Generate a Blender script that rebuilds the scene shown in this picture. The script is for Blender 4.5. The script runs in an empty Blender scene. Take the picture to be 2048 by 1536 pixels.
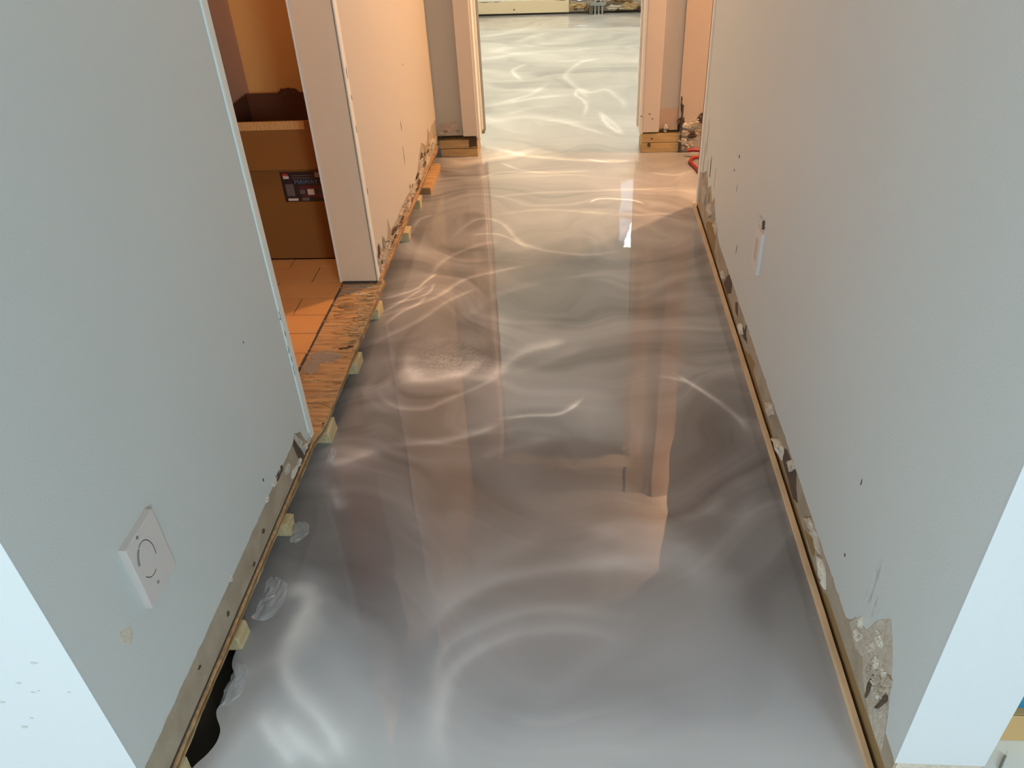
import bpy, bmesh, math, random
import numpy as np
from mathutils import Vector, Matrix

scn = bpy.context.scene
COL = scn.collection

# ------------------------------------------------------------------ camera
cam_data = bpy.data.cameras.new('camera')
cam_data.sensor_fit = 'HORIZONTAL'; cam_data.sensor_width = 36.0
cam_data.lens = 1571.0 / 2048.0 * 36.0
cam_data.clip_start = 0.02; cam_data.clip_end = 100
cam = bpy.data.objects.new('camera', cam_data); COL.objects.link(cam)
R3 = Matrix(((0.996713998, 0.000596478, 0.080999071),
             (0.065722049, 0.578561034, -0.812986926),
             (-0.047347834, 0.815638875, 0.576620679)))
M = R3.to_4x4(); M.translation = Vector((0, 0, 1.4))
cam.matrix_world = M
scn.camera = cam

# ------------------------------------------------------------------ colour management
scn.view_settings.view_transform = 'Standard'
scn.view_settings.look = 'None'
scn.view_settings.exposure = 0.0
scn.view_settings.gamma = 1.0
scn.view_settings.use_curve_mapping = False
scn.cycles.max_bounces = 10
scn.cycles.diffuse_bounces = 6
scn.cycles.glossy_bounces = 4
scn.cycles.sample_clamp_indirect = 6.0
scn.cycles.use_denoising = True

# ------------------------------------------------------------------ world: overcast daylight outside the windows
world = bpy.data.worlds.new('world'); scn.world = world; world.use_nodes = True
bg = world.node_tree.nodes['Background']
bg.inputs[0].default_value = (0.78, 0.90, 1.0, 1); bg.inputs[1].default_value = 2.5

# ------------------------------------------------------------------ lamps, daylight and an added fill
def area(name, loc, target, sx, sy, power, color):
    d = bpy.data.lights.new(name, 'AREA'); d.shape = 'RECTANGLE'; d.size = sx; d.size_y = sy
    d.energy = power; d.color = color
    o = bpy.data.objects.new(name, d); COL.objects.link(o); o.location = loc
    o.rotation_euler = (Vector(target) - Vector(loc)).to_track_quat('-Z', 'Y').to_euler()
    return o
def bulb(name, loc, power, color, radius=0.05):
    d = bpy.data.lights.new(name, 'POINT'); d.energy = power; d.color = color; d.shadow_soft_size = radius
    o = bpy.data.objects.new(name, d); COL.objects.link(o); o.location = loc
    return o
COOL = (0.78, 0.925, 1.0)
area('daylight_window_behind', (2.15, -3.05, 1.75), (0.0, 0.9, 0.5), 0.8, 0.9, 82, COOL)
area('added_fill_left', (-2.2, -3.05, 1.55), (-0.9, 0.6, 0.9), 0.9, 1.0, 105, COOL)  # added fill with no known window behind it, brightens the right wall
bulb('closet_bulb', (-1.05, 1.95, 2.2), 12, (1.0, 0.60, 0.33), 0.06)
bulb('side_room_bulb', (1.15, 3.93, 2.22), 235, (1.0, 0.54, 0.27), 0.05)
area('far_room_daylight', (1.05, 7.55, 1.95), (0.0, 5.6, 0.0), 1.0, 0.7, 16, (1.0, 0.97, 0.90))
bulb('far_room_ceiling_light', (-1.25, 6.1, 2.0), 56, (1.0, 0.90, 0.74), 0.10)

# ------------------------------------------------------------------ helpers
def link(o): COL.objects.link(o); return o
def mat(name, color=(0.8, 0.8, 0.8), rough=0.6, metal=0.0, coat=0.0, bump=0.0, bscale=60.0, var=0.0, vscale=6.0,
        var_color=None, stretch=(1, 1, 1), spec=0.5):
    m = bpy.data.materials.new(name); m.use_nodes = True
    nt = m.node_tree; b = nt.nodes['Principled BSDF']
    b.inputs['Base Color'].default_value = (*color, 1); b.inputs['Roughness'].default_value = rough
    b.inputs['Metallic'].default_value = metal; b.inputs['Coat Weight'].default_value = coat
    b.inputs['Specular IOR Level'].default_value = spec
    tc = nt.nodes.new('ShaderNodeTexCoord'); mp = nt.nodes.new('ShaderNodeMapping')
    mp.inputs['Scale'].default_value = stretch
    nt.links.new(tc.outputs['Object'], mp.inputs[0])
    if var > 0:
        n = nt.nodes.new('ShaderNodeTexNoise'); n.inputs['Scale'].default_value = vscale; n.inputs['Detail'].default_value = 6
        nt.links.new(mp.outputs[0], n.inputs['Vector'])
        r = nt.nodes.new('ShaderNodeMapRange'); r.inputs['From Min'].default_value = 0.38; r.inputs['From Max'].default_value = 0.66
        r.inputs['To Max'].default_value = var
        nt.links.new(n.outputs[0], r.inputs[0])
        mx = nt.nodes.new('ShaderNodeMix'); mx.data_type = 'RGBA'
        mx.inputs[6].default_value = (*color, 1); vc = var_color or tuple(c * 0.55 for c in color)
        mx.inputs[7].default_value = (*vc, 1)
        nt.links.new(r.outputs[0], mx.inputs[0]); nt.links.new(mx.outputs[2], b.inputs['Base Color'])
    if bump > 0:
        n2 = nt.nodes.new('ShaderNodeTexNoise'); n2.inputs['Scale'].default_value = bscale; n2.inputs['Detail'].default_value = 4
        nt.links.new(mp.outputs[0], n2.inputs['Vector'])
        bp = nt.nodes.new('ShaderNodeBump'); bp.inputs['Strength'].default_value = bump; bp.inputs['Distance'].default_value = 0.004
        nt.links.new(n2.outputs[0], bp.inputs['Height']); nt.links.new(bp.outputs[0], b.inputs['Normal'])
    return m

PAINT = mat('wall_paint', (0.525, 0.55, 0.53), 0.55, bump=0.12, bscale=220, var=0.16, vscale=2.2, var_color=(0.485, 0.505, 0.49))
PAINT_WARM_LIT = mat('warm_lit_wall_paint', (0.50, 0.45, 0.38), 0.6, bump=0.12, bscale=220)  # same wall as the near piece; warm lamp tint put into the colour
TORN = mat('torn_tan_paper', (0.50, 0.38, 0.25), 0.9, bump=0.8, bscale=140, var=0.7, vscale=40)
POST_WARM = mat('warm_lit_post_paint', (0.66, 0.53, 0.38), 0.55, bump=0.12, bscale=220)  # post colour includes the warm light that falls on it
PAINT_WHITE = mat('casing_paint', (0.78, 0.77, 0.72), 0.4, bump=0.06, bscale=90)
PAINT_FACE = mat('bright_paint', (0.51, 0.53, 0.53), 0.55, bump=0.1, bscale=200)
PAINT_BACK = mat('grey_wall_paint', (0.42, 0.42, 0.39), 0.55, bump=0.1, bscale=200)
CASING_SHADE = mat('shaded_casing_paint', (0.56, 0.50, 0.45), 0.45, bump=0.06, bscale=90)  # casing darkened in colour to stand in for weaker light
BACK_SHADE = mat('shaded_grey_paint', (0.37, 0.355, 0.34), 0.55, bump=0.1, bscale=200)  # grey paint darkened as shade, also to darken its floor reflection
BACK_WARM_LIT = mat('warm_lit_back_paint', (0.44, 0.36, 0.30), 0.6, bump=0.1, bscale=200)  # pink comes from warm lamplight painted into the wall colour
PAPER = mat('bare_drywall_paper', (0.36, 0.30, 0.22), 0.85, bump=0.35, bscale=120, var=0.65, vscale=14, var_color=(0.25, 0.195, 0.13))
GYPSUM = mat('torn_gypsum', (0.50, 0.44, 0.36), 0.95, bump=0.9, bscale=160, var=0.6, vscale=50, var_color=(0.36, 0.30, 0.23))
CHIP = mat('pale_plaster', (0.55, 0.50, 0.41), 0.9, bump=0.6, bscale=120)
DARKHOLE = mat('hole_shade_and_knots', (0.085, 0.055, 0.035), 0.95)  # dark colour paints the shade in holes and tears; also knots and rot
PLY = mat('plywood_face', (0.56, 0.33, 0.14), 0.75, bump=0.4, bscale=60, var=0.85, vscale=5, var_color=(0.27, 0.15, 0.07), stretch=(1.2, 14, 6))
PLY_EDGE_A = mat('plywood_edge_pale', (0.50, 0.36, 0.19), 0.8, bump=0.5, bscale=120, var=0.7, vscale=30)
PLY_EDGE_B = mat('plywood_edge_dark', (0.26, 0.155, 0.07), 0.85, bump=0.5, bscale=120, var=0.7, vscale=30)
PINE = mat('pine_lumber', (0.52, 0.37, 0.17), 0.7, bump=0.3, bscale=50, var=0.6, vscale=5, var_color=(0.34, 0.21, 0.09), stretch=(2, 2, 16))
PINE_PALE = mat('pale_sleeper_wood', (0.55, 0.45, 0.25), 0.7, bump=0.3, bscale=60, var=0.6, vscale=12, var_color=(0.35, 0.26, 0.12), stretch=(8, 1, 8))
STRIP = mat('bottom_plate_wood', (0.64, 0.45, 0.27), 0.7, bump=0.25, bscale=60, var=0.5, vscale=6, stretch=(1, 1, 1))  # plate wood lightened, its lit top put into the colour
RECESS_SHADE = mat('shaded_plate_wood', (0.25, 0.155, 0.06), 0.85, bump=0.2, bscale=60)  # plate wood darkened, shade of the groove put into the colour
VOID = mat('dark_subfloor', (0.035, 0.028, 0.018), 0.95)
TILE = mat('ceramic_tile', (0.62, 0.33, 0.13), 0.35, bump=0.05, bscale=40, var=0.5, vscale=5, var_color=(0.54, 0.26, 0.09))
GROUT = mat('grout', (0.26, 0.18, 0.12), 0.95)
THINSET = mat('old_mortar', (0.30, 0.25, 0.20), 0.95, bump=0.5, bscale=80)
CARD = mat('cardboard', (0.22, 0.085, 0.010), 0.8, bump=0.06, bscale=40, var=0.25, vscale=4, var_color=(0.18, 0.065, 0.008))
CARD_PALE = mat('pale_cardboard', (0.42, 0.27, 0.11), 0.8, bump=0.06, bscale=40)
CARD_IN = mat('shaded_cardboard', (0.10, 0.03, 0.010), 0.85)  # cardboard darkened to paint the shade inside the box
TAPE = mat('clear_packing_tape', (0.55, 0.28, 0.07), 0.22, coat=1.0, bump=1.0, bscale=90, stretch=(3, 1, 0.5))
PLATE = mat('plastic_cover_plate', (0.56, 0.52, 0.49), 0.4)
DARK = mat('dark_gap', (0.06, 0.05, 0.045), 0.9)
METAL = mat('galvanised_metal', (0.35, 0.37, 0.36), 0.4, metal=0.8)
RED = mat('red_cable_jacket', (0.22, 0.012, 0.01), 0.45)
BLUE = mat('blue_plastic', (0.01, 0.16, 0.29), 0.35)
WHITE_FLOOR = mat('pale_floor_covering', (0.66, 0.65, 0.60), 0.7, bump=0.1, bscale=40)
CEIL = mat('ceiling_paint', (0.74, 0.75, 0.75), 0.8)
ORANGE_WALL = mat('closet_paint', (0.70, 0.36, 0.11), 0.6, bump=0.08, bscale=200)
BEAD = mat('corner_bead_paint', (0.68, 0.66, 0.60), 0.5, bump=0.15, bscale=120)
RIDGE = mat('fresh_paint_ridge', (0.70, 0.82, 0.82), 0.35)

def mesh_obj(name, verts, faces, m, parent=None, smooth=False):
    me = bpy.data.meshes.new(name); me.from_pydata([tuple(v) for v in verts], [], faces)
    me.validate(); me.update()
    if m: me.materials.append(m)
    if smooth: me.polygons.foreach_set('use_smooth', [True] * len(me.polygons))
    o = link(bpy.data.objects.new(name, me))
    if parent: o.parent = parent
    return o
def bm_obj(name, bm, m, parent=None, smooth=False):
    bmesh.ops.recalc_face_normals(bm, faces=bm.faces)
    me = bpy.data.meshes.new(name); bm.to_mesh(me); bm.free()
    for x in (m if isinstance(m, (list, tuple)) else [m]): me.materials.append(x)
    if smooth: me.polygons.foreach_set('use_smooth', [True] * len(me.polygons))
    o = link(bpy.data.objects.new(name, me))
    if parent: o.parent = parent
    return o
def add_box(bm, lo, hi, bevel=0.0):
    r = bmesh.ops.create_cube(bm, size=1.0)
    s = [hi[i] - lo[i] for i in range(3)]; c = [(hi[i] + lo[i]) / 2 for i in range(3)]
    for v in r['verts']: v.co = Vector((v.co.x * s[0] + c[0], v.co.y * s[1] + c[1], v.co.z * s[2] + c[2]))
    if bevel > 0:
        es = {e for v in r['verts'] for e in v.link_edges}
        bmesh.ops.bevel(bm, geom=list(es), offset=bevel, segments=2, affect='EDGES', profile=0.6)
def box(name, lo, hi, m, parent=None, bevel=0.0):
    bm = bmesh.new(); add_box(bm, lo, hi, bevel)
    return bm_obj(name, bm, m, parent)
def prism(name, pts, frame, depth, m, parent=None):
    """pts: 2D outline; frame(a,b,d)->xyz ; d from 0 to depth"""
    bm = bmesh.new()
    f = [bm.verts.new(frame(a, b, depth)) for a, b in pts]; k = [bm.verts.new(frame(a, b, 0)) for a, b in pts]
    n = len(pts)
    es = [bm.edges.new((f[i], f[(i + 1) % n])) for i in range(n)]
    bmesh.ops.triangle_fill(bm, edges=es, use_beauty=True, use_dissolve=False)
    for i in range(n):
        bm.faces.new((f[i], f[(i + 1) % n], k[(i + 1) % n], k[i]))
    return bm_obj(name, bm, m, parent)
def struct(o): o['kind'] = 'structure'; return o
def empty(name, loc=(0, 0, 0)):
    o = link(bpy.data.objects.new(name, None)); o.location = loc; o.empty_display_size = 0.05; return o
def tag(o, label, cat, group=None):
    o['label'] = label; o['category'] = cat
    if group: o['group'] = group
    return o
def own(parent, *kids):
    bpy.context.view_layer.update()
    for k in kids:
        k.parent = parent; k.matrix_parent_inverse = parent.matrix_world.inverted()
def tube(name, pts, r, m, parent=None, res=10, cyclic=False):
    c = bpy.data.curves.new(name, 'CURVE'); c.dimensions = '3D'; c.bevel_depth = r; c.bevel_resolution = 3; c.resolution_u = res
    c.use_fill_caps = True
    s = c.splines.new('BEZIER'); s.bezier_points.add(len(pts) - 1)
    for p, q in zip(s.bezier_points, pts): p.co = q; p.handle_left_type = p.handle_right_type = 'AUTO'
    s.use_cyclic_u = cyclic
    c.materials.append(m)
    t = bpy.data.objects.new(name + '_tmp', c); COL.objects.link(t)
    bpy.context.view_layer.update()
    me = bpy.data.meshes.new_from_object(t.evaluated_get(bpy.context.evaluated_depsgraph_get()))
    bpy.data.objects.remove(t); me.name = name
    me.polygons.foreach_set('use_smooth', [True] * len(me.polygons))
    o = link(bpy.data.objects.new(name, me))
    if parent: o.parent = parent
    return o
rng = random.Random(7)
def jag(p0, p1, step, amp, seed=0, tear=0.0):
    """ragged polyline from p0 to p1"""
    r = random.Random(seed); n = max(2, int(math.dist(p0, p1) / step)); out = []; w = 0.0
    for i in range(n + 1):
        t = i / n; w = 0.75 * w + r.uniform(-amp, amp)
        b = w + (r.uniform(0, tear) if r.random() < 0.12 else 0)
        if i in (0, n): b = 0
        out.append((p0[0] + (p1[0] - p0[0]) * t, p0[1] + (p1[1] - p0[1]) * t + b))
    return out
def chip(name, outline, frame, d, m, parent, seed=1, bumpy=0.6):
    """irregular raised or sunken flake: outline fan with rough interior"""
    r = random.Random(seed); cx = sum(p[0] for p in outline) / len(outline); cy = sum(p[1] for p in outline) / len(outline)
    pts = []
    n = len(outline)
    for i in range(n):
        a, b = outline[i], outline[(i + 1) % n]
        for t in (0, 0.33, 0.66):
            j = 0.06 * math.dist(a, b)
            pts.append((a[0] + (b[0] - a[0]) * t + r.uniform(-j, j), a[1] + (b[1] - a[1]) * t + r.uniform(-j, j)))
    verts = [frame(a, b, 0) for a, b in pts]; k = len(pts)
    verts += [frame(a, b, d * r.uniform(0.5, 1)) for a, b in pts]
    for s in (0.72, 0.4):
        verts += [frame(cx + (a - cx) * s * r.uniform(.9, 1.1), cy + (b - cy) * s * r.uniform(.9, 1.1), d * (1 + bumpy * r.uniform(-1, 1))) for a, b in pts]
    verts.append(frame(cx, cy, d))
    faces = []
    for L in range(3):
        for i in range(k):
            j = (i + 1) % k; faces.append((L * k + i, L * k + j, (L + 1) * k + j, (L + 1) * k + i))
    for i in range(k): faces.append((3 * k + i, 3 * k + (i + 1) % k, 4 * k))
    return mesh_obj(name, verts, faces, m, parent)
def spot(cy, cz, ry, rz, n=7, seed=0):
    r = random.Random(seed)
    return [(cy + ry * math.cos(2 * math.pi * i / n) * r.uniform(.6, 1.2), cz + rz * math.sin(2 * math.pi * i / n) * r.uniform(.6, 1.2)) for i in range(n)]

XL, XR, YN, YB, ZC = -0.72, 0.53, 0.645, 4.05, 2.40
YNR = 0.742
fL = lambda a, b, d: (XL + d, a, b)       # on the left wall, d out of the wall
fR = lambda a, b, d: (XR - d, a, b)       # on the right wall
fB = lambda a, b, d: (a, YB - d, b)       # on the back wall

STREAKS = [
    ([(-0.551, 2.02), (-0.467, 2.0), (-0.354, 2.032), (-0.29, 2.124)], 0.03, 0.55),
    ([(-0.502, 2.224), (-0.412, 2.252), (-0.312, 2.193)], 0.06, 0.3),
    ([(-0.553, 2.153), (-0.536, 2.058), (-0.483, 2.007)], 0.025, 0.3),
    ([(-0.585, 2.139), (-0.56, 1.969), (-0.48, 1.903), (-0.343, 1.933), (-0.266, 2.019)], 0.014, -0.3),
    ([(-0.61, 1.945), (-0.586, 1.897), (-0.527, 1.851), (-0.443, 1.845), (-0.393, 1.886), (-0.277, 1.981), (-0.21, 2.057)], 0.013, 0.4),
    ([(-0.645, 2.007), (-0.644, 1.933), (-0.6, 1.862), (-0.535, 1.817)], 0.02, 0.2),
    ([(-0.314, 2.0), (-0.252, 2.032), (-0.171, 2.15), (-0.082, 2.191), (-0.037, 2.212)], 0.026, 0.5),
    ([(-0.208, 2.019), (-0.138, 2.07), (-0.029, 2.136), (0.038, 2.204)], 0.03, 0.18),
    ([(-0.52, 1.669), (-0.38, 1.69), (-0.28, 1.732), (-0.217, 1.775)], 0.016, 0.45),
    ([(-0.233, 1.796), (-0.14, 1.813), (-0.06, 1.819), (-0.013, 1.852), (0.021, 1.898)], 0.008, 0.6),
    ([(-0.664, 1.59), (-0.624, 1.609), (-0.555, 1.649)], 0.03, 0.35),
    ([(-0.269, 1.623), (-0.184, 1.672), (-0.057, 1.713)], 0.03, 0.22),
    ([(-0.665, 2.331), (-0.631, 2.41), (-0.575, 2.475), (-0.552, 2.543)], 0.008, 0.45),
    ([(-0.698, 2.411), (-0.618, 2.527), (-0.563, 2.615)], 0.007, 0.45),
    ([(-0.645, 1.489), (-0.624, 1.455), (-0.606, 1.422)], 0.016, 0.5),
    ([(-0.635, 1.161), (-0.611, 1.135), (-0.604, 1.072), (-0.572, 0.999)], 0.03, 0.35),
    ([(0.248, 2.018), (0.341, 1.981), (0.41, 1.887), (0.462, 1.8), (0.472, 1.748)], 0.01, 0.45),
    ([(0.305, 2.03), (0.371, 1.945), (0.434, 1.865)], 0.006, 0.4),
    ([(0.101, 1.665), (0.165, 1.599), (0.18, 1.476), (0.242, 1.405), (0.321, 1.462), (0.394, 1.566)], 0.04, -0.22),
    ([(0.252, 1.397), (0.316, 1.422), (0.382, 1.488)], 0.02, 0.2),
    ([(-0.117, 1.359), (0.006, 1.381), (0.115, 1.333), (0.223, 1.321), (0.273, 1.293)], 0.03, 0.22),
    ([(-0.005, 1.244), (0.112, 1.268), (0.243, 1.257), (0.278, 1.211)], 0.045, 0.34),
    ([(-0.364, 1.079), (-0.257, 1.197), (-0.158, 1.298), (-0.078, 1.352)], 0.05, 0.22),
    ([(-0.511, 1.254), (-0.448, 1.14), (-0.395, 1.078)], 0.05, -0.15),
    ([(-0.612, 1.265), (-0.507, 1.133), (-0.393, 1.017), (-0.348, 0.89)], 0.05, -0.22),
    ([(-0.668, 1.129), (-0.63, 1.158), (-0.599, 1.131), (-0.609, 1.049), (-0.6, 0.962)], 0.018, 0.45),
    ([(-0.32, 1.032), (-0.278, 1.119), (-0.173, 1.199), (0.056, 1.249), (0.224, 1.224)], 0.018, 0.3),
    ([(-0.285, 0.937), (-0.265, 1.021), (-0.164, 1.088), (-0.035, 1.119), (0.105, 1.096)], 0.012, 0.25),
    ([(-0.23, 0.756), (-0.262, 0.85), (-0.247, 0.961), (-0.16, 1.037), (-0.002, 1.067), (0.102, 1.033)], 0.014, 0.28),
    ([(-0.132, 0.795), (-0.148, 0.876), (-0.101, 0.921), (0.028, 0.936), (0.144, 0.907), (0.216, 0.868)], 0.05, -0.14),
    ([(-0.62, 0.848), (-0.579, 0.797), (-0.519, 0.745)], 0.013, 0.4),
    ([(-0.577, 0.839), (-0.522, 0.789), (-0.453, 0.748)], 0.016, 0.36),
    ([(-0.616, 0.998), (-0.58, 0.916), (-0.498, 0.842), (-0.416, 0.749)], 0.014, 0.4),
    ([(-0.688, 0.923), (-0.658, 0.96), (-0.616, 0.998)], 0.02, 0.15),
    ([(0.348, 1.302), (0.384, 1.185), (0.407, 1.079)], 0.03, -0.1),
    ([(0.297, 1.451), (0.401, 1.418), (0.448, 1.545)], 0.04, 0.15),
    ([(-0.722, 2.512), (-0.604, 2.586), (-0.568, 2.665), (-0.528, 2.727)], 0.007, 0.55),
    ([(-0.695, 2.467), (-0.559, 2.547), (-0.536, 2.644)], 0.006, 0.45),
    ([(-0.729, 2.367), (-0.535, 2.508), (-0.422, 2.662), (-0.275, 2.741), (-0.179, 2.781)], 0.012, 0.45),
    ([(-0.693, 2.202), (-0.548, 2.365), (-0.46, 2.507), (-0.359, 2.601)], 0.012, 0.35),
    ([(-0.558, 2.665), (-0.523, 2.835), (-0.395, 2.969), (-0.314, 2.99)], 0.014, 0.35),
    ([(-0.708, 3.078), (-0.69, 3.235), (-0.631, 3.287)], 0.012, 0.4),
    ([(-0.528, 3.022), (-0.443, 3.224), (-0.33, 3.193), (-0.208, 2.963), (0.017, 2.863), (0.197, 2.903)], 0.012, 0.38),
    ([(-0.448, 3.069), (-0.319, 3.064), (-0.185, 2.915)], 0.008, 0.4),
    ([(-0.503, 2.834), (-0.391, 2.922), (-0.275, 2.741)], 0.05, -0.2),
    ([(-0.406, 2.363), (-0.278, 2.541), (-0.097, 2.654)], 0.03, 0.22),
    ([(-0.564, 2.975), (-0.515, 2.926), (-0.308, 2.919)], 0.02, -0.2),
    ([(-0.481, 3.707), (-0.377, 3.803), (-0.127, 3.787), (0.12, 3.806)], 0.012, 0.3),
    ([(-0.387, 3.479), (-0.12, 3.526), (0.552, 3.551)], 0.012, 0.3),
    ([(-0.381, 3.276), (-0.115, 3.32), (0.215, 3.25), (0.517, 3.263)], 0.014, 0.25),
    ([(0.065, 3.397), (0.111, 3.436), (0.246, 3.417), (0.309, 3.368)], 0.006, 0.9),
    ([(-0.389, 3.947), (-0.279, 3.832), (-0.127, 3.787)], 0.01, 0.3),
    ([(-0.521, 4.229), (-0.292, 4.053), (-0.081, 3.978), (0.123, 3.934), (0.35, 3.933)], 0.014, 0.45),
    ([(0.048, 3.969), (0.173, 3.909), (0.274, 3.924)], 0.008, 0.5),
    ([(-0.725, 3.932), (-0.619, 3.715), (-0.462, 3.64)], 0.06, -0.15),
    ([(0.361, 3.757), (0.477, 3.716), (0.58, 3.777)], 0.01, 0.3),
    ([(-0.548, 2.365), (-0.59, 2.201), (-0.579, 2.052)], 0.02, -0.15),
    ([(-0.247, 2.361), (-0.088, 2.292), (0.051, 2.497)], 0.05, -0.15),
    ([(-0.347, 7.258), (-0.594, 7.101), (-0.791, 6.942)], 0.05, 0.35),
    ([(-0.729, 6.323), (-0.474, 6.533), (-0.163, 6.658), (0.202, 7.061)], 0.05, 0.35),
    ([(-0.255, 7.043), (-0.372, 6.872), (-0.485, 6.709)], 0.03, 0.5),
    ([(0.492, 6.468), (-0.005, 6.411), (-0.386, 6.353), (-0.713, 6.164)], 0.03, 0.4),
    ([(-0.332, 6.035), (-0.448, 5.834), (-0.421, 5.693), (-0.36, 5.528)], 0.012, 0.7),
    ([(0.214, 6.109), (0.031, 5.985), (-0.073, 5.65), (-0.038, 5.452), (0.044, 5.202), (0.073, 5.03)], 0.014, 0.6),
    ([(0.012, 5.287), (-0.004, 5.15), (0.042, 5.033), (0.063, 4.902), (0.04, 4.673)], 0.008, 0.8),
    ([(0.028, 5.309), (0.091, 5.196), (0.204, 5.242), (0.273, 5.009), (0.293, 4.797)], 0.014, 0.55),
    ([(-0.591, 4.936), (-0.41, 5.025), (-0.226, 5.117), (-0.036, 5.153)], 0.02, 0.6),
    ([(-0.474, 5.032), (-0.292, 5.181), (-0.171, 5.468)], 0.014, 0.45),
    ([(0.139, 4.792), (0.18, 4.519), (0.256, 4.336)], 0.01, 0.9),
    ([(0.158, 4.73), (0.21, 4.563), (0.265, 4.352)], 0.006, 0.6),
    ([(-0.556, 4.584), (-0.329, 4.707), (-0.091, 4.637), (0.081, 4.482)], 0.03, 0.35),
    ([(-0.179, 4.645), (-0.033, 4.556), (0.214, 4.297)], 0.012, 0.5),
    ([(-0.574, 6.3), (-0.332, 6.035), (0.032, 6.135)], 0.04, -0.2),
    ([(0.319, 6.019), (0.384, 5.592), (0.365, 4.999)], 0.04, -0.12),
    ([(-0.632, 5.522), (-0.497, 5.321), (-0.167, 5.284)], 0.02, 0.4),
    ([(-0.421, 4.745), (-0.279, 4.895), (-0.126, 4.89)], 0.02, 0.35),
    ([(-0.177, 5.663), (-0.07, 5.394), (-0.004, 5.265)], 0.02, -0.25),
    ([(-0.533, 4.357), (-0.361, 4.3), (-0.136, 4.12), (-0.004, 4.033)], 0.03, -0.25),
    ([(0.143, 6.196), (0.272, 5.74), (0.162, 5.491)], 0.03, -0.15),
]
# ------------------------------------------------------------------ floor: poured metallic resin with pearl swirls, pigment lightened in lit zones
def value_noise(x, y, seed):
    r = np.random.RandomState(seed); G = r.rand(64, 64)
    xi = np.floor(x).astype(int); yi = np.floor(y).astype(int); fx = x - xi; fy = y - yi
    fx = fx * fx * fx * (fx * (fx * 6 - 15) + 10); fy = fy * fy * fy * (fy * (fy * 6 - 15) + 10)
    a = G[xi % 64, yi % 64]; b = G[(xi + 1) % 64, yi % 64]; c = G[xi % 64, (yi + 1) % 64]; d = G[(xi + 1) % 64, (yi + 1) % 64]
    return (a * (1 - fx) + b * fx) * (1 - fy) + (c * (1 - fx) + d * fx) * fy
def fbm(x, y, seed, octv=4):
    s = 0; a = 0.5; t = 0
    for k in range(octv):
        s = s + a * value_noise(x * 2 ** k + 17.3 * k, y * 2 ** k + 5.1 * k, seed + k); t += a; a *= 0.5
    return s / t
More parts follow.
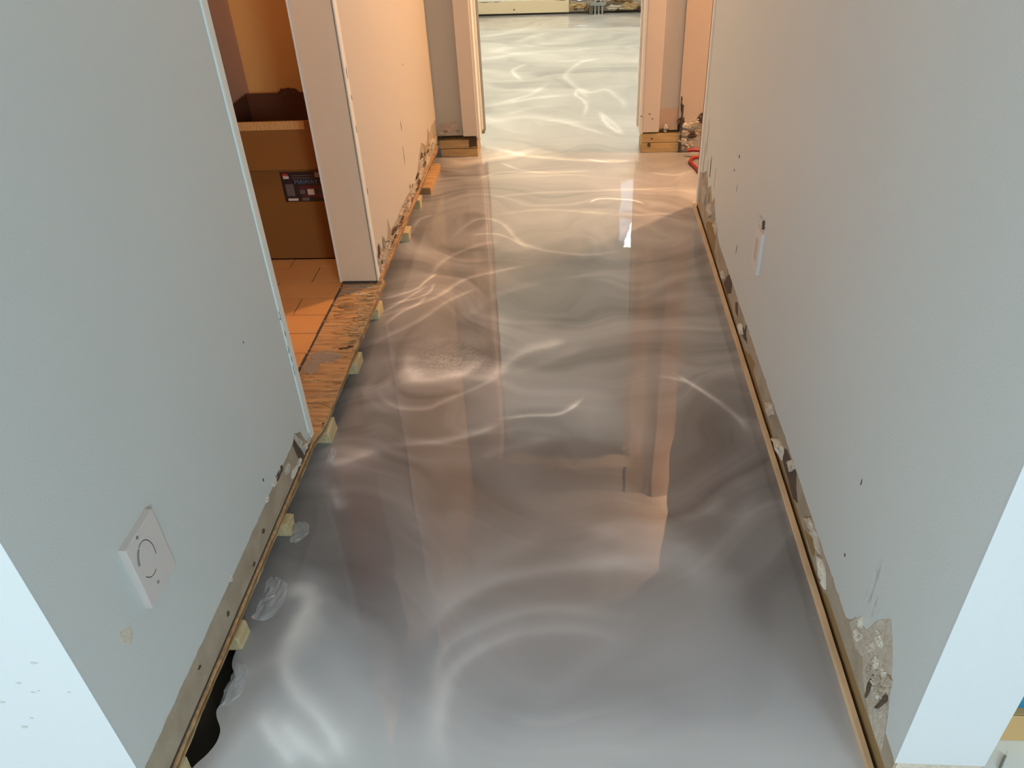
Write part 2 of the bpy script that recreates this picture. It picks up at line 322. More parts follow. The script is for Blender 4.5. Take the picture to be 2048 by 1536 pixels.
def pearl(x, y):
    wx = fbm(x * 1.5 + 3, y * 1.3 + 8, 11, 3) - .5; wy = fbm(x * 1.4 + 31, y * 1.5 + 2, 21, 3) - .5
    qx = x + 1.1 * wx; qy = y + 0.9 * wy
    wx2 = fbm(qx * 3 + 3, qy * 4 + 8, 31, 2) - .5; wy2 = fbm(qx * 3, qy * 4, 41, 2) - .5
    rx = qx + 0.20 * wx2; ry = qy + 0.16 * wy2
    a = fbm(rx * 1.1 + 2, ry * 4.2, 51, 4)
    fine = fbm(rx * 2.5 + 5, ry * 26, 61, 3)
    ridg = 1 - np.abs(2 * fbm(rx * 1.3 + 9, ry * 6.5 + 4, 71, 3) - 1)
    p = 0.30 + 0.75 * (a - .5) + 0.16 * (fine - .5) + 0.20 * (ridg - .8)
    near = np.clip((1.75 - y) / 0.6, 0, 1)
    p = p + 0.15 * np.clip((y - 2.2) / 0.8, 0, 1) - 0.05 * np.exp(-((y - 1.7) / .4) ** 2)  # pigment raised down the hall where the warm lamp lights the floor
    p = p * (1 - near) + near * (0.24 + 0.37 * np.clip((1.25 - y) / 0.45, 0, 1) + 0.30 * (a - .5) + 0.04 * (fine - .5))  # near floor lightened, painting in the patch of window light
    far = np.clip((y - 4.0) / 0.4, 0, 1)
    p = p + far * 0.28  # far floor lightened as well, the bright room put into pigment
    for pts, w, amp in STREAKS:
        P = np.array(pts); 
        # smooth the line (Catmull-Rom)
        Q = []
        for i in range(len(P) - 1):
            p0 = P[max(i - 1, 0)]; p1 = P[i]; p2 = P[i + 1]; p3 = P[min(i + 2, len(P) - 1)]
            for t in np.linspace(0, 1, 7)[:-1]:
                Q.append(0.5 * ((2 * p1) + (-p0 + p2) * t + (2 * p0 - 5 * p1 + 4 * p2 - p3) * t * t + (-p0 + 3 * p1 - 3 * p2 + p3) * t ** 3))
        Q.append(P[-1]); Q = np.array(Q)
        nearz = P[:, 1].mean() < 1.35
        wy_ = w * (1.5 if nearz else 1.0 if P[:, 1].max() < 4.2 else 1.6)
        amp = amp * (0.6 if nearz else 0.85)
        R = 2.6 * wy_
        sel = np.where((x > Q[:, 0].min() - R) & (x < Q[:, 0].max() + R) & (y > Q[:, 1].min() - R) & (y < Q[:, 1].max() + R))[0]
        if len(sel) == 0: continue
        X = x[sel]; Y = y[sel]
        jit = (fbm(X * 6, Y * 9, 81, 3) - .5) * 1.0 * wy_
        G = np.zeros(len(sel)); n_ = len(Q) - 1
        fine_ = 1.0 if nearz else 0.72 + 0.5 * fbm(X * 9, Y * 30, 91, 3)
        for i in range(n_):
            A = Q[i]; D = Q[i + 1] - A; L = max(D @ D, 1e-9)
            u = np.clip(((X - A[0]) * D[0] + (Y - A[1]) * D[1]) / L, 0, 1)
            dx = X - A[0] - u * D[0]; dy = Y - A[1] - u * D[1]; dd = np.hypot(dx, dy)
            s_ = (dx * D[1] - dy * D[0]) / math.sqrt(L) / np.maximum(dd, 1e-6)      # -1..1, smooth round the ends
            sd = dd + jit * s_
            wid = wy_ * (0.92 - 0.24 * s_)
            tp_ = np.clip(np.sin(math.pi * np.clip((i + u) / n_, 0.03, 0.97)) * 1.7, 0, 1)
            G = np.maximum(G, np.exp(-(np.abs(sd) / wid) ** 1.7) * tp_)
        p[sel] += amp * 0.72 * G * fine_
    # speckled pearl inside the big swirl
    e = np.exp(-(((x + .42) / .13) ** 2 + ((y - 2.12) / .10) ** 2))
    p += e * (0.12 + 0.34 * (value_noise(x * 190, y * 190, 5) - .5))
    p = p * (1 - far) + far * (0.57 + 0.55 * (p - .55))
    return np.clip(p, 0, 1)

def left_edge(y):
    """ragged rim where the resin stops short of the left wall"""
    e = np.full_like(y, -0.83)
    n = (value_noise(y * 26, y * 0, 3) - .5) * 0.02
    m_ = (y < 1.02) & (y > .642)
    e = np.where(m_, -0.715 + n + 0.03 * np.exp(-((y - .80) / .05) ** 2) + 0.035 * np.exp(-((y - .66) / .05) ** 2) + 0.012 * np.exp(-((y - .93) / .03) ** 2), e)
    return e

def grid_patch(x0, x1, y0, y1, s):
    nx = max(1, int(round((x1 - x0) / s))); ny = max(1, int(round((y1 - y0) / s)))
    xs = np.linspace(x0, x1, nx + 1); ys = np.linspace(y0, y1, ny + 1)
    X, Y = np.meshgrid(xs, ys); X = X.ravel(); Y = Y.ravel()
    i = np.arange(ny)[:, None] * (nx + 1) + np.arange(nx)[None, :]
    q = np.stack([i, i + 1, i + nx + 2, i + nx + 1], -1).reshape(-1, 4)
    return X, Y, q
def build_floor():
    parts = [grid_patch(-.82, .516, .45, 4.3, .0052), grid_patch(-1.6, 1.6, 4.3, 7.9, .013), grid_patch(.516, 1.9, 3.33, 4.3, .02),
             grid_patch(-3.2, 3.2, -3.3, .45, .04), grid_patch(-3.2, -.82, .45, .645, .04), grid_patch(.516, 3.2, .45, .77, .02)]
    VX, VY, Q = [], [], []; off = 0
    for k, (X, Y, q) in enumerate(parts):
        if k == 0:
            E = left_edge(Y); keep = (X[q] > E[q]).any(1); q = q[keep]; X = np.maximum(X, E)
        VX.append(X); VY.append(Y); Q.append(q + off); off += len(X)
    X = np.concatenate(VX); Y = np.concatenate(VY); Q = np.concatenate(Q)
    me = bpy.data.meshes.new('floor')
    me.vertices.add(len(X)); me.vertices.foreach_set('co', np.stack([X, Y, np.zeros_like(X)], 1).astype(np.float32).ravel())
    me.loops.add(len(Q) * 4); me.loops.foreach_set('vertex_index', Q.astype(np.int32).ravel())
    me.polygons.add(len(Q)); me.polygons.foreach_set('loop_start', np.arange(0, len(Q) * 4, 4, dtype=np.int32))
    me.update(calc_edges=True)
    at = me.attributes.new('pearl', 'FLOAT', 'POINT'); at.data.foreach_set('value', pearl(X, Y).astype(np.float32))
    me.polygons.foreach_set('use_smooth', [True] * len(me.polygons))
    o = link(bpy.data.objects.new('floor', me)); struct(o)
    m = bpy.data.materials.new('poured_metallic_resin'); m.use_nodes = True; nt = m.node_tree; b = nt.nodes['Principled BSDF']
    a = nt.nodes.new('ShaderNodeAttribute'); a.attribute_name = 'pearl'
    cr = nt.nodes.new('ShaderNodeValToRGB'); el = cr.color_ramp.elements
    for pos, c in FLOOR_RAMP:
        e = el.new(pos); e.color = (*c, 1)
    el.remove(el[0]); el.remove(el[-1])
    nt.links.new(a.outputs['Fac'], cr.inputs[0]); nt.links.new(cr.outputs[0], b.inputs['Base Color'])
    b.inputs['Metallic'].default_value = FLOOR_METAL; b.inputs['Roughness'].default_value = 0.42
    b.inputs['Coat Weight'].default_value = 1.0; b.inputs['Coat Roughness'].default_value = 0.012; b.inputs['Coat IOR'].default_value = 1.5
    tc = nt.nodes.new('ShaderNodeTexCoord'); n = nt.nodes.new('ShaderNodeTexNoise'); n.inputs['Scale'].default_value = 5; n.inputs['Detail'].default_value = 2
    nt.links.new(tc.outputs['Object'], n.inputs['Vector'])
    bp = nt.nodes.new('ShaderNodeBump'); bp.inputs['Strength'].default_value = 0.10; bp.inputs['Distance'].default_value = 0.01
    nt.links.new(n.outputs[0], bp.inputs['Height']); nt.links.new(bp.outputs[0], b.inputs['Coat Normal'])
    me.materials.append(m)
    return o
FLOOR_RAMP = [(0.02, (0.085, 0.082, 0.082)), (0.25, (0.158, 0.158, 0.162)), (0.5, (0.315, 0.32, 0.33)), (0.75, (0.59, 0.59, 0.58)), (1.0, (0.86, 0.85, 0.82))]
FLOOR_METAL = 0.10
floor = build_floor()
sub = struct(box('floor_slab', (-3.2, -3.3, -0.12), (3.2, 8.2, -0.035), VOID))

# ------------------------------------------------------------------ walls
def struct_box(name, lo, hi, m, parent=None): return struct(box(name, lo, hi, m, parent))

# left wall, near piece: bare paper board with a sheet of paint whose lower edge is ragged
wl = struct_box('wall_left', (-0.86, YN, 0.066), (XL, 1.637, ZC), PAPER)
low = jag((YN, 0.150), (1.50, 0.150), 0.006, 0.0011, 3) + [(1.512, .156), (1.522, .166), (1.54, .152), (1.553, .146), (1.566, .136), (1.572, .115), (1.585, .09), (1.60, .086), (1.637, .083)]
prism('paint_layer', low + [(1.637, ZC), (YN, ZC)], fL, 0.002, PAINT, wl)
rd = [(1.606, .10), (1.612, .10), (1.615, 1.0), (1.616, ZC), (1.609, ZC), (1.608, 1.0)]
prism('corner_ridge', rd, fL, 0.0045, RIDGE, wl)
prism('corner_bead', [(1.616, .078)] + jag((1.618, .072), (1.640, .070), .004, .001, 5) + [(1.6405, ZC), (1.616, ZC)], fL, 0.0032, BEAD, wl)
box('end_face', (-0.86, 1.637, 0.07), (XL - .001, 1.641, ZC), BEAD, wl)
box('return_face', (-1.9, YN - 0.003, 0.0), (XL + .002, YN, ZC), PAINT_FACE, wl)
struct_box('wall_left.001', (-3.2, YN, 0.0), (-0.861, YN + 0.12, ZC), PAINT_FACE)
box('shade_strip', (-.723, YN, .0648), (-.7172, 1.60, .0668), DARK, wl)  # solid dark strip painted as the shade line above the plywood
# torn groove beside the opening and chips along the tear
chip('torn_gap', [(1.500, .145), (1.512, .158), (1.53, .130), (1.545, .10), (1.553, .072), (1.535, .072), (1.51, .09)], fL, 0.0022, DARKHOLE, wl, 2, .2)
chip('torn_paper', [(1.516, .150), (1.527, .160), (1.548, .118), (1.556, .080), (1.548, .074), (1.535, .10)], fL, 0.0055, GYPSUM, wl, 3)
for i, (cy, cz, ry, rz, mm) in enumerate([(1.378, .150, .030, .012, DARKHOLE), (1.352, .152, .018, .010, CHIP), (1.470, .083, .028, .012, CHIP), (1.51, .079, .02, .010, CHIP),
        (1.44, .12, .02, .018, GYPSUM), (1.405, .147, .012, .012, DARKHOLE), (1.295, .152, .010, .008, CHIP), (1.57, .082, .018, .012, CHIP), (1.06, .151, .008, .008, CHIP),
        (.87, .118, .006, .0025, DARKHOLE), (1.24, .105, .008, .006, DARKHOLE), (1.01, .10, .006, .006, DARKHOLE), (1.16, .083, .008, .004, DARKHOLE), (1.60, .078, .014, .008, GYPSUM)]):
    chip('torn_fragment', spot(cy, cz, ry, rz, 7, i), fL, 0.004 if mm is not DARKHOLE else 0.0024, mm, wl, i)
chip('patched_hole', [(.734, .372), (.738, .396), (.768, .378), (.762, .360), (.748, .352)], fL, 0.0028, CHIP, wl, 8, .15)
for i, (cy, cz, r) in enumerate([(1.398, .52, .004), (1.306, .203, .007)]):
    chip('nick', spot(cy, cz, r * .6, r, 6, i), fL, 0.0026, DARK, wl, i, .1)
for i in range(5):
    chip('flaked_ridge', spot(1.608 + .004 * (i % 2), [.30, .335, .365, .41, .46][i], .0012, [.018, .010, .022, .012, .020][i], 6, i + 5), fL, 0.0052, DARK, wl, i, .1)
for i, (cx, cz, r) in enumerate([(-.778, .453, .006), (-.823, .402, .005), (-.81, .38, .004), (-.80, .384, .003), (-.752, .383, .003), (-.865, .284, .007), (-.842, .31, .004), (-.873, .351, .009)]):
    chip('speck', spot(cx, cz, r, r * .5, 6, i), lambda a, b, d: (a, YN - .003 - d, b), 0.0008, PAINT_BACK, wl, i, .1)

# left wall, far piece with the post beside the closet opening
wf = struct_box('wall_left.002', (-0.855, 2.517, 0.078), (XL, YB + .2, ZC), PAPER)
low = [(2.517, .082), (2.548, .084), (2.560, .150), (2.575, .178), (2.60, .190), (2.62, .160), (2.64, .140), (2.66, .190), (2.69, .156), (2.72, .140), (2.75, .165), (2.78, .205), (2.80, .150)]
low += jag((2.83, .145), (3.42, .140), 0.012, 0.003, 12, .01) + [(3.46, .165), (3.52, .20), (3.60, .225), (3.66, .20), (3.70, .165), (3.75, .19), (3.79, .235), (3.84, .19), (3.90, .21), (4.05, .20)]
prism('paint_layer', low + [(4.05, ZC), (2.517, ZC)], fL, 0.002, PAINT_WARM_LIT, wf)
box('post_face', (-0.855, 2.512, 0.080), (XL - .004, 2.517, ZC), POST_WARM, wf)
prism('corner_bead', [(2.513, .078), (2.545, .08), (2.553, ZC), (2.513, ZC)], fL, 0.004, BEAD, wf)
box('post_edge_bead', (-0.858, 2.508, 0.078), (-0.851, 2.514, ZC), BEAD, wf)
box('shim_gap', (-0.85, 2.519, 0.066), (XL - .004, 2.60, 0.078), DARK, wf)
for i, (cy, cz, ry, rz, mm) in enumerate([(2.59, .165, .02, .03, DARKHOLE), (2.64, .115, .03, .012, GYPSUM), (2.60, .10, .025, .014, DARKHOLE), (2.70, .12, .05, .016, TORN), (2.67, .16, .010, .025, TORN),
        (2.76, .10, .03, .012, GYPSUM), (2.90, .11, .03, .008, DARKHOLE), (3.02, .13, .04, .008, TORN), (3.18, .10, .05, .012, GYPSUM), (3.30, .13, .03, .014, DARKHOLE), (3.36, .11, .03, .012, TORN),
        (3.50, .11, .05, .016, GYPSUM), (3.58, .155, .05, .035, DARKHOLE), (3.66, .14, .04, .020, TORN), (3.72, .10, .06, .018, GYPSUM), (3.80, .16, .03, .03, TORN), (3.45, .085, .04, .01, DARKHOLE),
        (3.88, .13, .05, .03, GYPSUM), (2.56, .12, .012, .03, TORN), (3.24, .155, .02, .01, TORN)]):
    chip('torn_fragment', spot(cy, cz, ry, rz, 8, i + 30), fL, 0.006 if mm is not DARKHOLE else 0.0024, mm, wf, i + 9, .8)
for i, (cy, cz, ry, rz) in enumerate([(2.535, .80, .003, .025), (2.545, .72, .003, .012), (3.22, .42, .004, .03), (3.20, .31, .005, .05), (2.54, .62, .003, .02), (2.56, .40, .003, .015), (3.4, .62, .004, .006), (2.542, .15, .003, .03)]):
    chip('nick', spot(cy, cz, ry, rz, 7, i), fL, 0.0046 if cy < 2.56 else .0026, DARK, wf, i, .1)
rq = random.Random(77)
for i in range(60):
    y = rq.uniform(2.56, 4.0); z = rq.uniform(.085, .135) + (.05 * rq.random() if y > 3.45 else 0)
    chip('torn_fragment', spot(y, z, rq.uniform(.02, .07), rq.uniform(.004, .014), 8, i + 300), fL, rq.uniform(.002, .007), [TORN, PAPER, GYPSUM, PAPER, DARKHOLE][i % 5], wf, i + 300, .9)
# header above the closet opening
struct_box('wall_left.003', (-0.855, 1.637, 2.03), (XL + .002, 2.513, ZC), PAINT)

# right wall
zb = [(YNR, .050), (.80, .050), (1.135, .045), (1.16, .03), (1.20, .024), (1.28, .022), (1.33, .03), (1.45, .036), (1.52, .03), (1.60, .034), (1.66, .022), (1.72, .033), (2.02, .040), (2.09, .04), (2.12, .024),
      (2.30, .022), (2.38, .034), (2.50, .036), (2.56, .022), (2.72, .022), (2.76, .04), (2.96, .045), (3.02, .025), (3.33, .025)]
wr = struct(prism('wall_right', zb + [(3.33, ZC), (YNR, ZC)], lambda a, b, d: (XR + .0125 - d, a, b), 0.0125, PAPER))
box('wall_core', (XR + .0125, YNR + .002, 0.062), (0.668, 3.328, ZC), PAINT, wr)
low = [(YNR, .105)] + [(.79, .108), (.80, .14), (.82, .188), (.838, .229), (.868, .269), (.888, .287), (.913, .253), (.93, .224), (.947, .178), (.977, .163), (.999, .149), (1.012, .125)]
low += jag((1.03, .107), (2.70, .112), .009, .0012, 21, .004) + [(2.74, .118), (2.78, .13), (2.85, .17), (2.90, .215), (2.94, .18), (3.0, .225), (3.06, .19), (3.12, .24), (3.2, .20), (3.33, .16)]
prism('paint_layer', low + [(3.33, ZC), (YNR, ZC)], fR, 0.002, PAINT, wr)
box('end_face', (XR - .0022, YNR - .003, 0.103), (0.671, YNR + .003, ZC), PAINT_FACE, wr)
prism('corner_bead', [(3.298, .03), (3.334, .03), (3.334, ZC), (3.298, ZC)], fR, 0.005, BEAD, wr)
box('far_end_face', (XR - .003, 3.33, 0.03), (0.67, 3.336, ZC), BEAD, wr)
prism('bead_groove', [(3.278, .20), (3.286, .20), (3.286, ZC), (3.278, ZC)], fR, 0.0025, PAINT_BACK, wr)
big = [(1.015, .113), (.999, .147), (.977, .161), (.947, .176), (.93, .222), (.914, .251), (.89, .285), (.87, .267), (.839, .227), (.82, .186), (.804, .137), (.797, .104), (.785, .060), (.812, .054), (.849, .058), (.877, .070), (.906, .087), (.932, .120), (.963, .10)]
prism('torn_gypsum_patch', big, fR, 0.0015, GYPSUM, wr)
for i in range(26):
    k = rng.uniform(.1, .95); cy = .80 + .19 * k; cz = .10 + .12 * (1 - abs(k - .45)) * rng.random() + .02
    chip('torn_fragment', spot(cy, cz, rng.uniform(.005, .014), rng.uniform(.006, .02), 6, i), fR, rng.uniform(.003, .006), [GYPSUM, CHIP, PAPER][i % 3], wr, i + 70, .7)
chip('crack', [(.822, .176), (.827, .15), (.833, .12), (.842, .098), (.832, .112), (.822, .14), (.816, .16)], fR, 0.0062, DARKHOLE, wr, 5, .1)
chip('crack', [(.872, .10), (.88, .14), (.884, .11), (.876, .075)], fR, 0.006, DARKHOLE, wr, 6, .1)
for i, pl in enumerate([[(3.0, .034), (3.05, .05), (2.92, .105), (2.80, .10), (2.79, .04), (2.87, .036)], [(2.56, .03), (2.484, .104), (2.42, .109), (2.41, .07), (2.47, .034)],
        [(2.10, .036), (2.03, .062), (1.98, .070), (1.985, .04), (2.05, .034)], [(1.605, .060), (1.555, .092), (1.46, .100), (1.44, .07), (1.41, .050), (1.44, .034), (1.54, .036)],
        [(1.335, .036), (1.30, .06), (1.25, .078), (1.25, .04), (1.30, .034)], [(1.216, .030), (1.196, .062), (1.170, .050), (1.19, .03)], [(2.33, .08), (2.30, .095), (2.27, .06), (2.31, .05)], [(2.20, .07), (2.14, .085), (2.10, .06), (2.16, .05)]]):
    chip('hole', pl, fR, 0.0012, RECESS_SHADE if i in (0, 2, 4) else DARKHOLE, wr, i + 40, .1)  # proud dark flakes, the shade inside each hole is only colour
for i, pl in enumerate([[(1.685, .028), (1.618, .070), (1.575, .078), (1.575, .04), (1.63, .026)], [(1.35, .06), (1.31, .10), (1.26, .105), (1.22, .085), (1.28, .075)], [(1.23, .065), (1.20, .085), (1.17, .08), (1.15, .05), (1.19, .04)],
        [(2.86, .12), (2.82, .16), (2.76, .14), (2.79, .11)], [(3.05, .12), (2.98, .16), (2.93, .13), (2.98, .10)], [(2.25, .045), (2.20, .075), (2.16, .06), (2.2, .035)], [(1.80, .06), (1.74, .10), (1.71, .085), (1.75, .05)],
        [(3.20, .10), (3.15, .17), (3.10, .15), (3.12, .09)], [(1.53, .075), (1.50, .11), (1.47, .105), (1.5, .07)], [(2.62, .04), (2.58, .07), (2.55, .05), (2.58, .03)]]):
    chip('torn_fragment', pl, fR, 0.006, CHIP if i in (0, 2, 5) else GYPSUM, wr, i + 50, .8)
for i, (cy, cz, ry, rz) in enumerate([(2.541, .50, .012, .008), (1.122, .38, .004, .012), (1.106, .202, .005, .006), (2.594, .435, .012, .006), (2.52, .40, .003, .02), (2.41, .23, .005, .02), (2.14, .09, .006, .02)]):
    chip('nick', spot(cy, cz, ry * .7, rz, 6, i), fR, 0.0026, DARK, wr, i, .1)
for i, (cy, z0, z1) in enumerate([(.966, .225, .335), (.945, .215, .275), (.985, .21, .25), (.925, .235, .26), (.975, .30, .34)]):
    chip('scratch', [(cy - .002, z0), (cy + .002, z0), (cy + .0015, z1), (cy - .001, z1)], fR, 0.0026, PAINT_BACK, wr, i, .1)
for i, (cy, cz, rz) in enumerate([(3.18, .36, .09), (3.12, .24, .06), (3.05, .27, .05), (3.22, .25, .08), (2.93, .28, .06), (3.16, .14, .03), (3.03, .16, .03), (2.88, .19, .03)]):
    chip('scratch', spot(cy, cz, .008, rz, 7, i + 3), fR, 0.003, [PAPER, GYPSUM, DARK][i % 3], wr, i, .1)
box('gap_shade_strip', (.5265, 3.343, .14), (.545, 3.358, ZC), mat('gap_shade_brown', (.10, .035, .02), .8), wr)  # added dark strip, paints the shaded gap past the wall end
# bottom plate and ledge under the right wall
pl_ = struct(box('trim_1', (XR + .003, YNR - .02, -0.03), (0.66, 3.33, 0.052), RECESS_SHADE))
lg = [(.30, 0.516)] 
outl = [(0.516 + v, a) for a, v in jag((.30, 0), (3.34, 0), .03, .0003, 44)]
bm = bmesh.new()
bot = [bm.verts.new((x, y, -0.02)) for x, y in outl]; top = [bm.verts.new((x - .001, y, 0.017)) for x, y in outl]; bk = [bm.verts.new((x + .009, y, 0.0165)) for x, y in outl]; dn = [bm.verts.new((x + .0095, y, -0.02)) for x, y in outl]
for i in range(len(outl) - 1):
    bm.faces.new((bot[i], bot[i + 1], top[i + 1], top[i])); bm.faces.new((top[i], top[i + 1], bk[i + 1], bk[i])); bm.faces.new((bk[i], bk[i + 1], dn[i + 1], dn[i]))
struct(bm_obj('trim_2', bm, STRIP))

# ------------------------------------------------------------------ back wall of the hall with the wide opening
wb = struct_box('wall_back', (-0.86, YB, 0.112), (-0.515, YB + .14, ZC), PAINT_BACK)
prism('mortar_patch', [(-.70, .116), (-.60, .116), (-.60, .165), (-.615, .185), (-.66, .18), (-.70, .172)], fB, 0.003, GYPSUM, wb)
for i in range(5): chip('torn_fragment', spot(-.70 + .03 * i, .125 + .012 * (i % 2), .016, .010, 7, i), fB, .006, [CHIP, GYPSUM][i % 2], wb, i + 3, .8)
wb2 = struct_box('wall_back.001', (0.34, YB, 0.112), (0.515, YB + .14, ZC), BACK_SHADE)
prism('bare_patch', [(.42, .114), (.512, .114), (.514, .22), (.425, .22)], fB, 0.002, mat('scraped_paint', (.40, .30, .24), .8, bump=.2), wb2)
wb3 = struct_box('wall_back.002', (0.5155, YB - .012, 0.15), (2.0, YB + .14, ZC), BACK_WARM_LIT)
for i, (cx, cz, rx, rz, mm) in enumerate([(.53, .16, .02, .02, DARKHOLE), (.56, .135, .03, .02, CHIP), (.60, .15, .03, .022, GYPSUM), (.63, .17, .025, .03, DARK), (.55, .10, .03, .02, GYPSUM), (.59, .09, .03, .02, DARKHOLE),
        (.545, .06, .02, .02, CHIP), (.58, .045, .03, .02, GYPSUM), (.62, .10, .03, .02, PAPER), (.56, .02, .03, .012, PAPER), (.525, .24, .003, .05, DARK), (.45, .12, .03, .006, DARK), (.455, .125, .012, .02, CHIP)]):
    chip('torn_fragment', spot(cx, cz, rx, rz, 8, i + 80), lambda a, b, d: (a, YB - .012 - d, b), 0.006, mm, wb3, i + 2, .8)
box('rough_backing', (0.53, YB + .0, 0.0), (0.9, YB + .12, 0.16), GYPSUM, wb3)
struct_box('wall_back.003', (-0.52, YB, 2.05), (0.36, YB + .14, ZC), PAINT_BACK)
def plate_board(parent, x0, x1, z0, z1, seed):
    o = box('base_plate', (x0, YB - .004, z0), (x1, YB + .135, z1), PINE, parent, .003)
    return o
for p_, a in ((wb, [(-.708, -.512, .0, .042), (-.712, -.510, .045, .088)]), (wb2, [(.335, .528, .0, .048), (.338, .530, .050, .096)])):
    for k, (x0, x1, z0, z1) in enumerate(a): plate_board(p_, x0, x1, z0, z1, k)
chip('rot_mark', [(-.56, .05), (-.515, .055), (-.512, .10), (-.55, .098)], fB, .006, DARKHOLE, wb, 2, .2)
chip('knot', spot(.375, .04, .012, .015, 7, 3), fB, .0055, DARKHOLE, wb2, 3, .1)
chip('knot', spot(.39, .07, .006, .006, 7, 4), fB, .0055, DARKHOLE, wb2, 3, .1)
box('split_gap', (.529, YB - .02, 0), (.536, YB, .24), DARK, wb2)
# casing and jambs of the opening (warm white)
def casing(name, x0, x1, zb_, m):
    o = struct(box(name, (x0, YB - .018, zb_), (x1, YB - .001, ZC - .33), m, None, .002))
    return o
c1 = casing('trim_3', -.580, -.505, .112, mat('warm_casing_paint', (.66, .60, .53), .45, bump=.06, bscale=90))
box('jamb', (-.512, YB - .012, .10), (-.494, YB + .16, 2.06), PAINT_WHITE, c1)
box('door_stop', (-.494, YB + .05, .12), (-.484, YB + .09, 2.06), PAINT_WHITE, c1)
box('jamb_shade_strip', (-.497, YB + .09, .09), (-.480, YB + .165, 2.06), mat('jamb_shade', (.30, .28, .24), .6), c1)  # solid darker box painting the shadow line inside the jamb
c2 = casing('trim_4', .338, .420, .108, CASING_SHADE)
box('jamb', (.322, YB - .012, .10), (.340, YB + .16, 2.06), PAINT_WHITE, c2)
box('door_stop', (.312, YB + .05, .12), (.322, YB + .09, 2.06), PAINT_WHITE, c2)
for i, (cx, cz) in enumerate([(.37, .20), (.385, .175), (.33, .19)]): chip('nick', spot(cx, cz, .006, .003, 6, i), lambda a, b, d: (a, YB - .018 - d, b), .001, DARK, c2, i, .1)
# loose flap of casing foot
c3 = struct(box('trim_5', (-.52, YB - .018, 2.05), (.36, YB - .001, 2.13), PAINT_WHITE))

# ------------------------------------------------------------------ far room
def yfar(x): return 7.775 - 0.068 * (x - .15)
fF = lambda a, b, d: (a, yfar(a) - d, b)
def far_slab(name, x0, x1, z0, z1, d0, d1, m, parent=None, jitter=0, seed=0):
    pts = [(x0, z0)] + [(x1, z0)] + ([(a, b) for a, b in jag((x1, z1), (x0, z1), .03, jitter, seed)] if jitter else [(x1, z1), (x0, z1)])
    return prism(name, pts, lambda a, b, d: fF(a, b, d0 + d), d1 - d0, m, parent)
FWHITE = mat('far_room_wall_paint', (.80, .79, .72), .55, bump=.15, bscale=60)
ff = struct(far_slab('wall_far', -1.7, 1.7, .12, 1.55, -.1, 0, FWHITE, None, 0, 3))
far_slab('upper_wall', -1.7, .42, 1.55, 2.40, -.1, 0, FWHITE, ff)
far_slab('upper_wall', 1.45, 1.7, 1.55, 2.40, -.1, 0, FWHITE, ff)
far_slab('upper_wall', .42, 1.45, 2.28, 2.40, -.1, 0, FWHITE, ff)
far_slab('base_strip', -1.6, -.06, .018, .118, -.1, .006, mat('far_base_wood', (.70, .60, .42), .7, bump=.3, bscale=50), ff, .004, 9)
far_slab('shade_strip', -1.6, 1.6, .0, .018, -.1, -.02, DARK, ff)  # dark slab colours the shade under the far wall
far_slab('torn_board', -.06, 1.6, .018, .115, -.1, -.01, GYPSUM, ff, .01, 8)
for i, (x0, x1, z0, z1, mm) in enumerate([(-.07, .10, .045, .095, PLY_EDGE_A), (-.03, .02, .035, .055, PLY_EDGE_B), (.07, .12, .018, .07, PLY_EDGE_B), (.27, .45, .03, .07, CHIP), (.29, .50, .085, .12, PLY_EDGE_B),
        (.40, .56, .03, .09, PLY_EDGE_A), (.36, .42, .018, .035, DARKHOLE), (.30, .36, .02, .045, PAPER), (.15, .34, .10, .13, GYPSUM), (.5, .62, .02, .05, DARKHOLE)]):
    chip('torn_fragment', [(x0, (z0 + z1) / 2), (x0 + (x1 - x0) * .3, z1), (x1, z1 - .005), (x1 - .01, z0), (x0 + .02, z0)], fF, .016, mm, ff, i, .6)
chip('nail_head', spot(-.56, .05, .008, .007, 6, 2), fF, .009, DARK, ff, 1, .1)
win = struct(empty('window_1', (.93, yfar(.93), 1.55)))
wframe = far_slab('window_frame', .40, 1.47, 1.53, 1.57, -.08, .02, PAINT_WHITE); wf2 = far_slab('window_frame', .42, .46, 1.57, 2.28, -.06, .0, PAINT_WHITE)
wf3 = far_slab('window_frame', 1.41, 1.45, 1.57, 2.28, -.06, .0, PAINT_WHITE); wf4 = far_slab('meeting_rail', .46, 1.41, 1.93, 1.955, -.06, -.02, PAINT_WHITE)
GLASS = bpy.data.materials.new('window_glass'); GLASS.use_nodes = True
gb = GLASS.node_tree.nodes['Principled BSDF']; gb.inputs['Transmission Weight'].default_value = 1; gb.inputs['Roughness'].default_value = 0.0; gb.inputs['IOR'].default_value = 1.45
wp = far_slab('pane', .46, 1.41, 1.57, 2.28, -.042, -.038, GLASS)
own(win, wframe, wf2, wf3, wf4, wp)
struct_box('wall_far_left', (-1.72, YB + .14, 0), (-1.6, 8.0, ZC), FWHITE)
struct_box('wall_far_right', (1.6, YB + .14, 0), (1.72, 8.0, ZC), FWHITE)
struct_box('wall_far_front', (-1.7, YB + .14, 0), (-.52, YB + .2, ZC), FWHITE)
struct_box('wall_far_front.001', (.36, YB + .145, 0), (1.7, YB + .2, ZC), FWHITE)
# side room on the right of the hall
struct_box('wall_side_room', (1.98, 2.0, 0), (2.1, YB + .14, ZC), PAINT)
struct_box('wall_side_room.001', (.67, 2.0, 0), (2.1, 2.1, ZC), PAINT)
struct(box('floor_side_room', (.67, 2.1, -.03), (1.98, 3.33, -.001), WHITE_FLOOR))
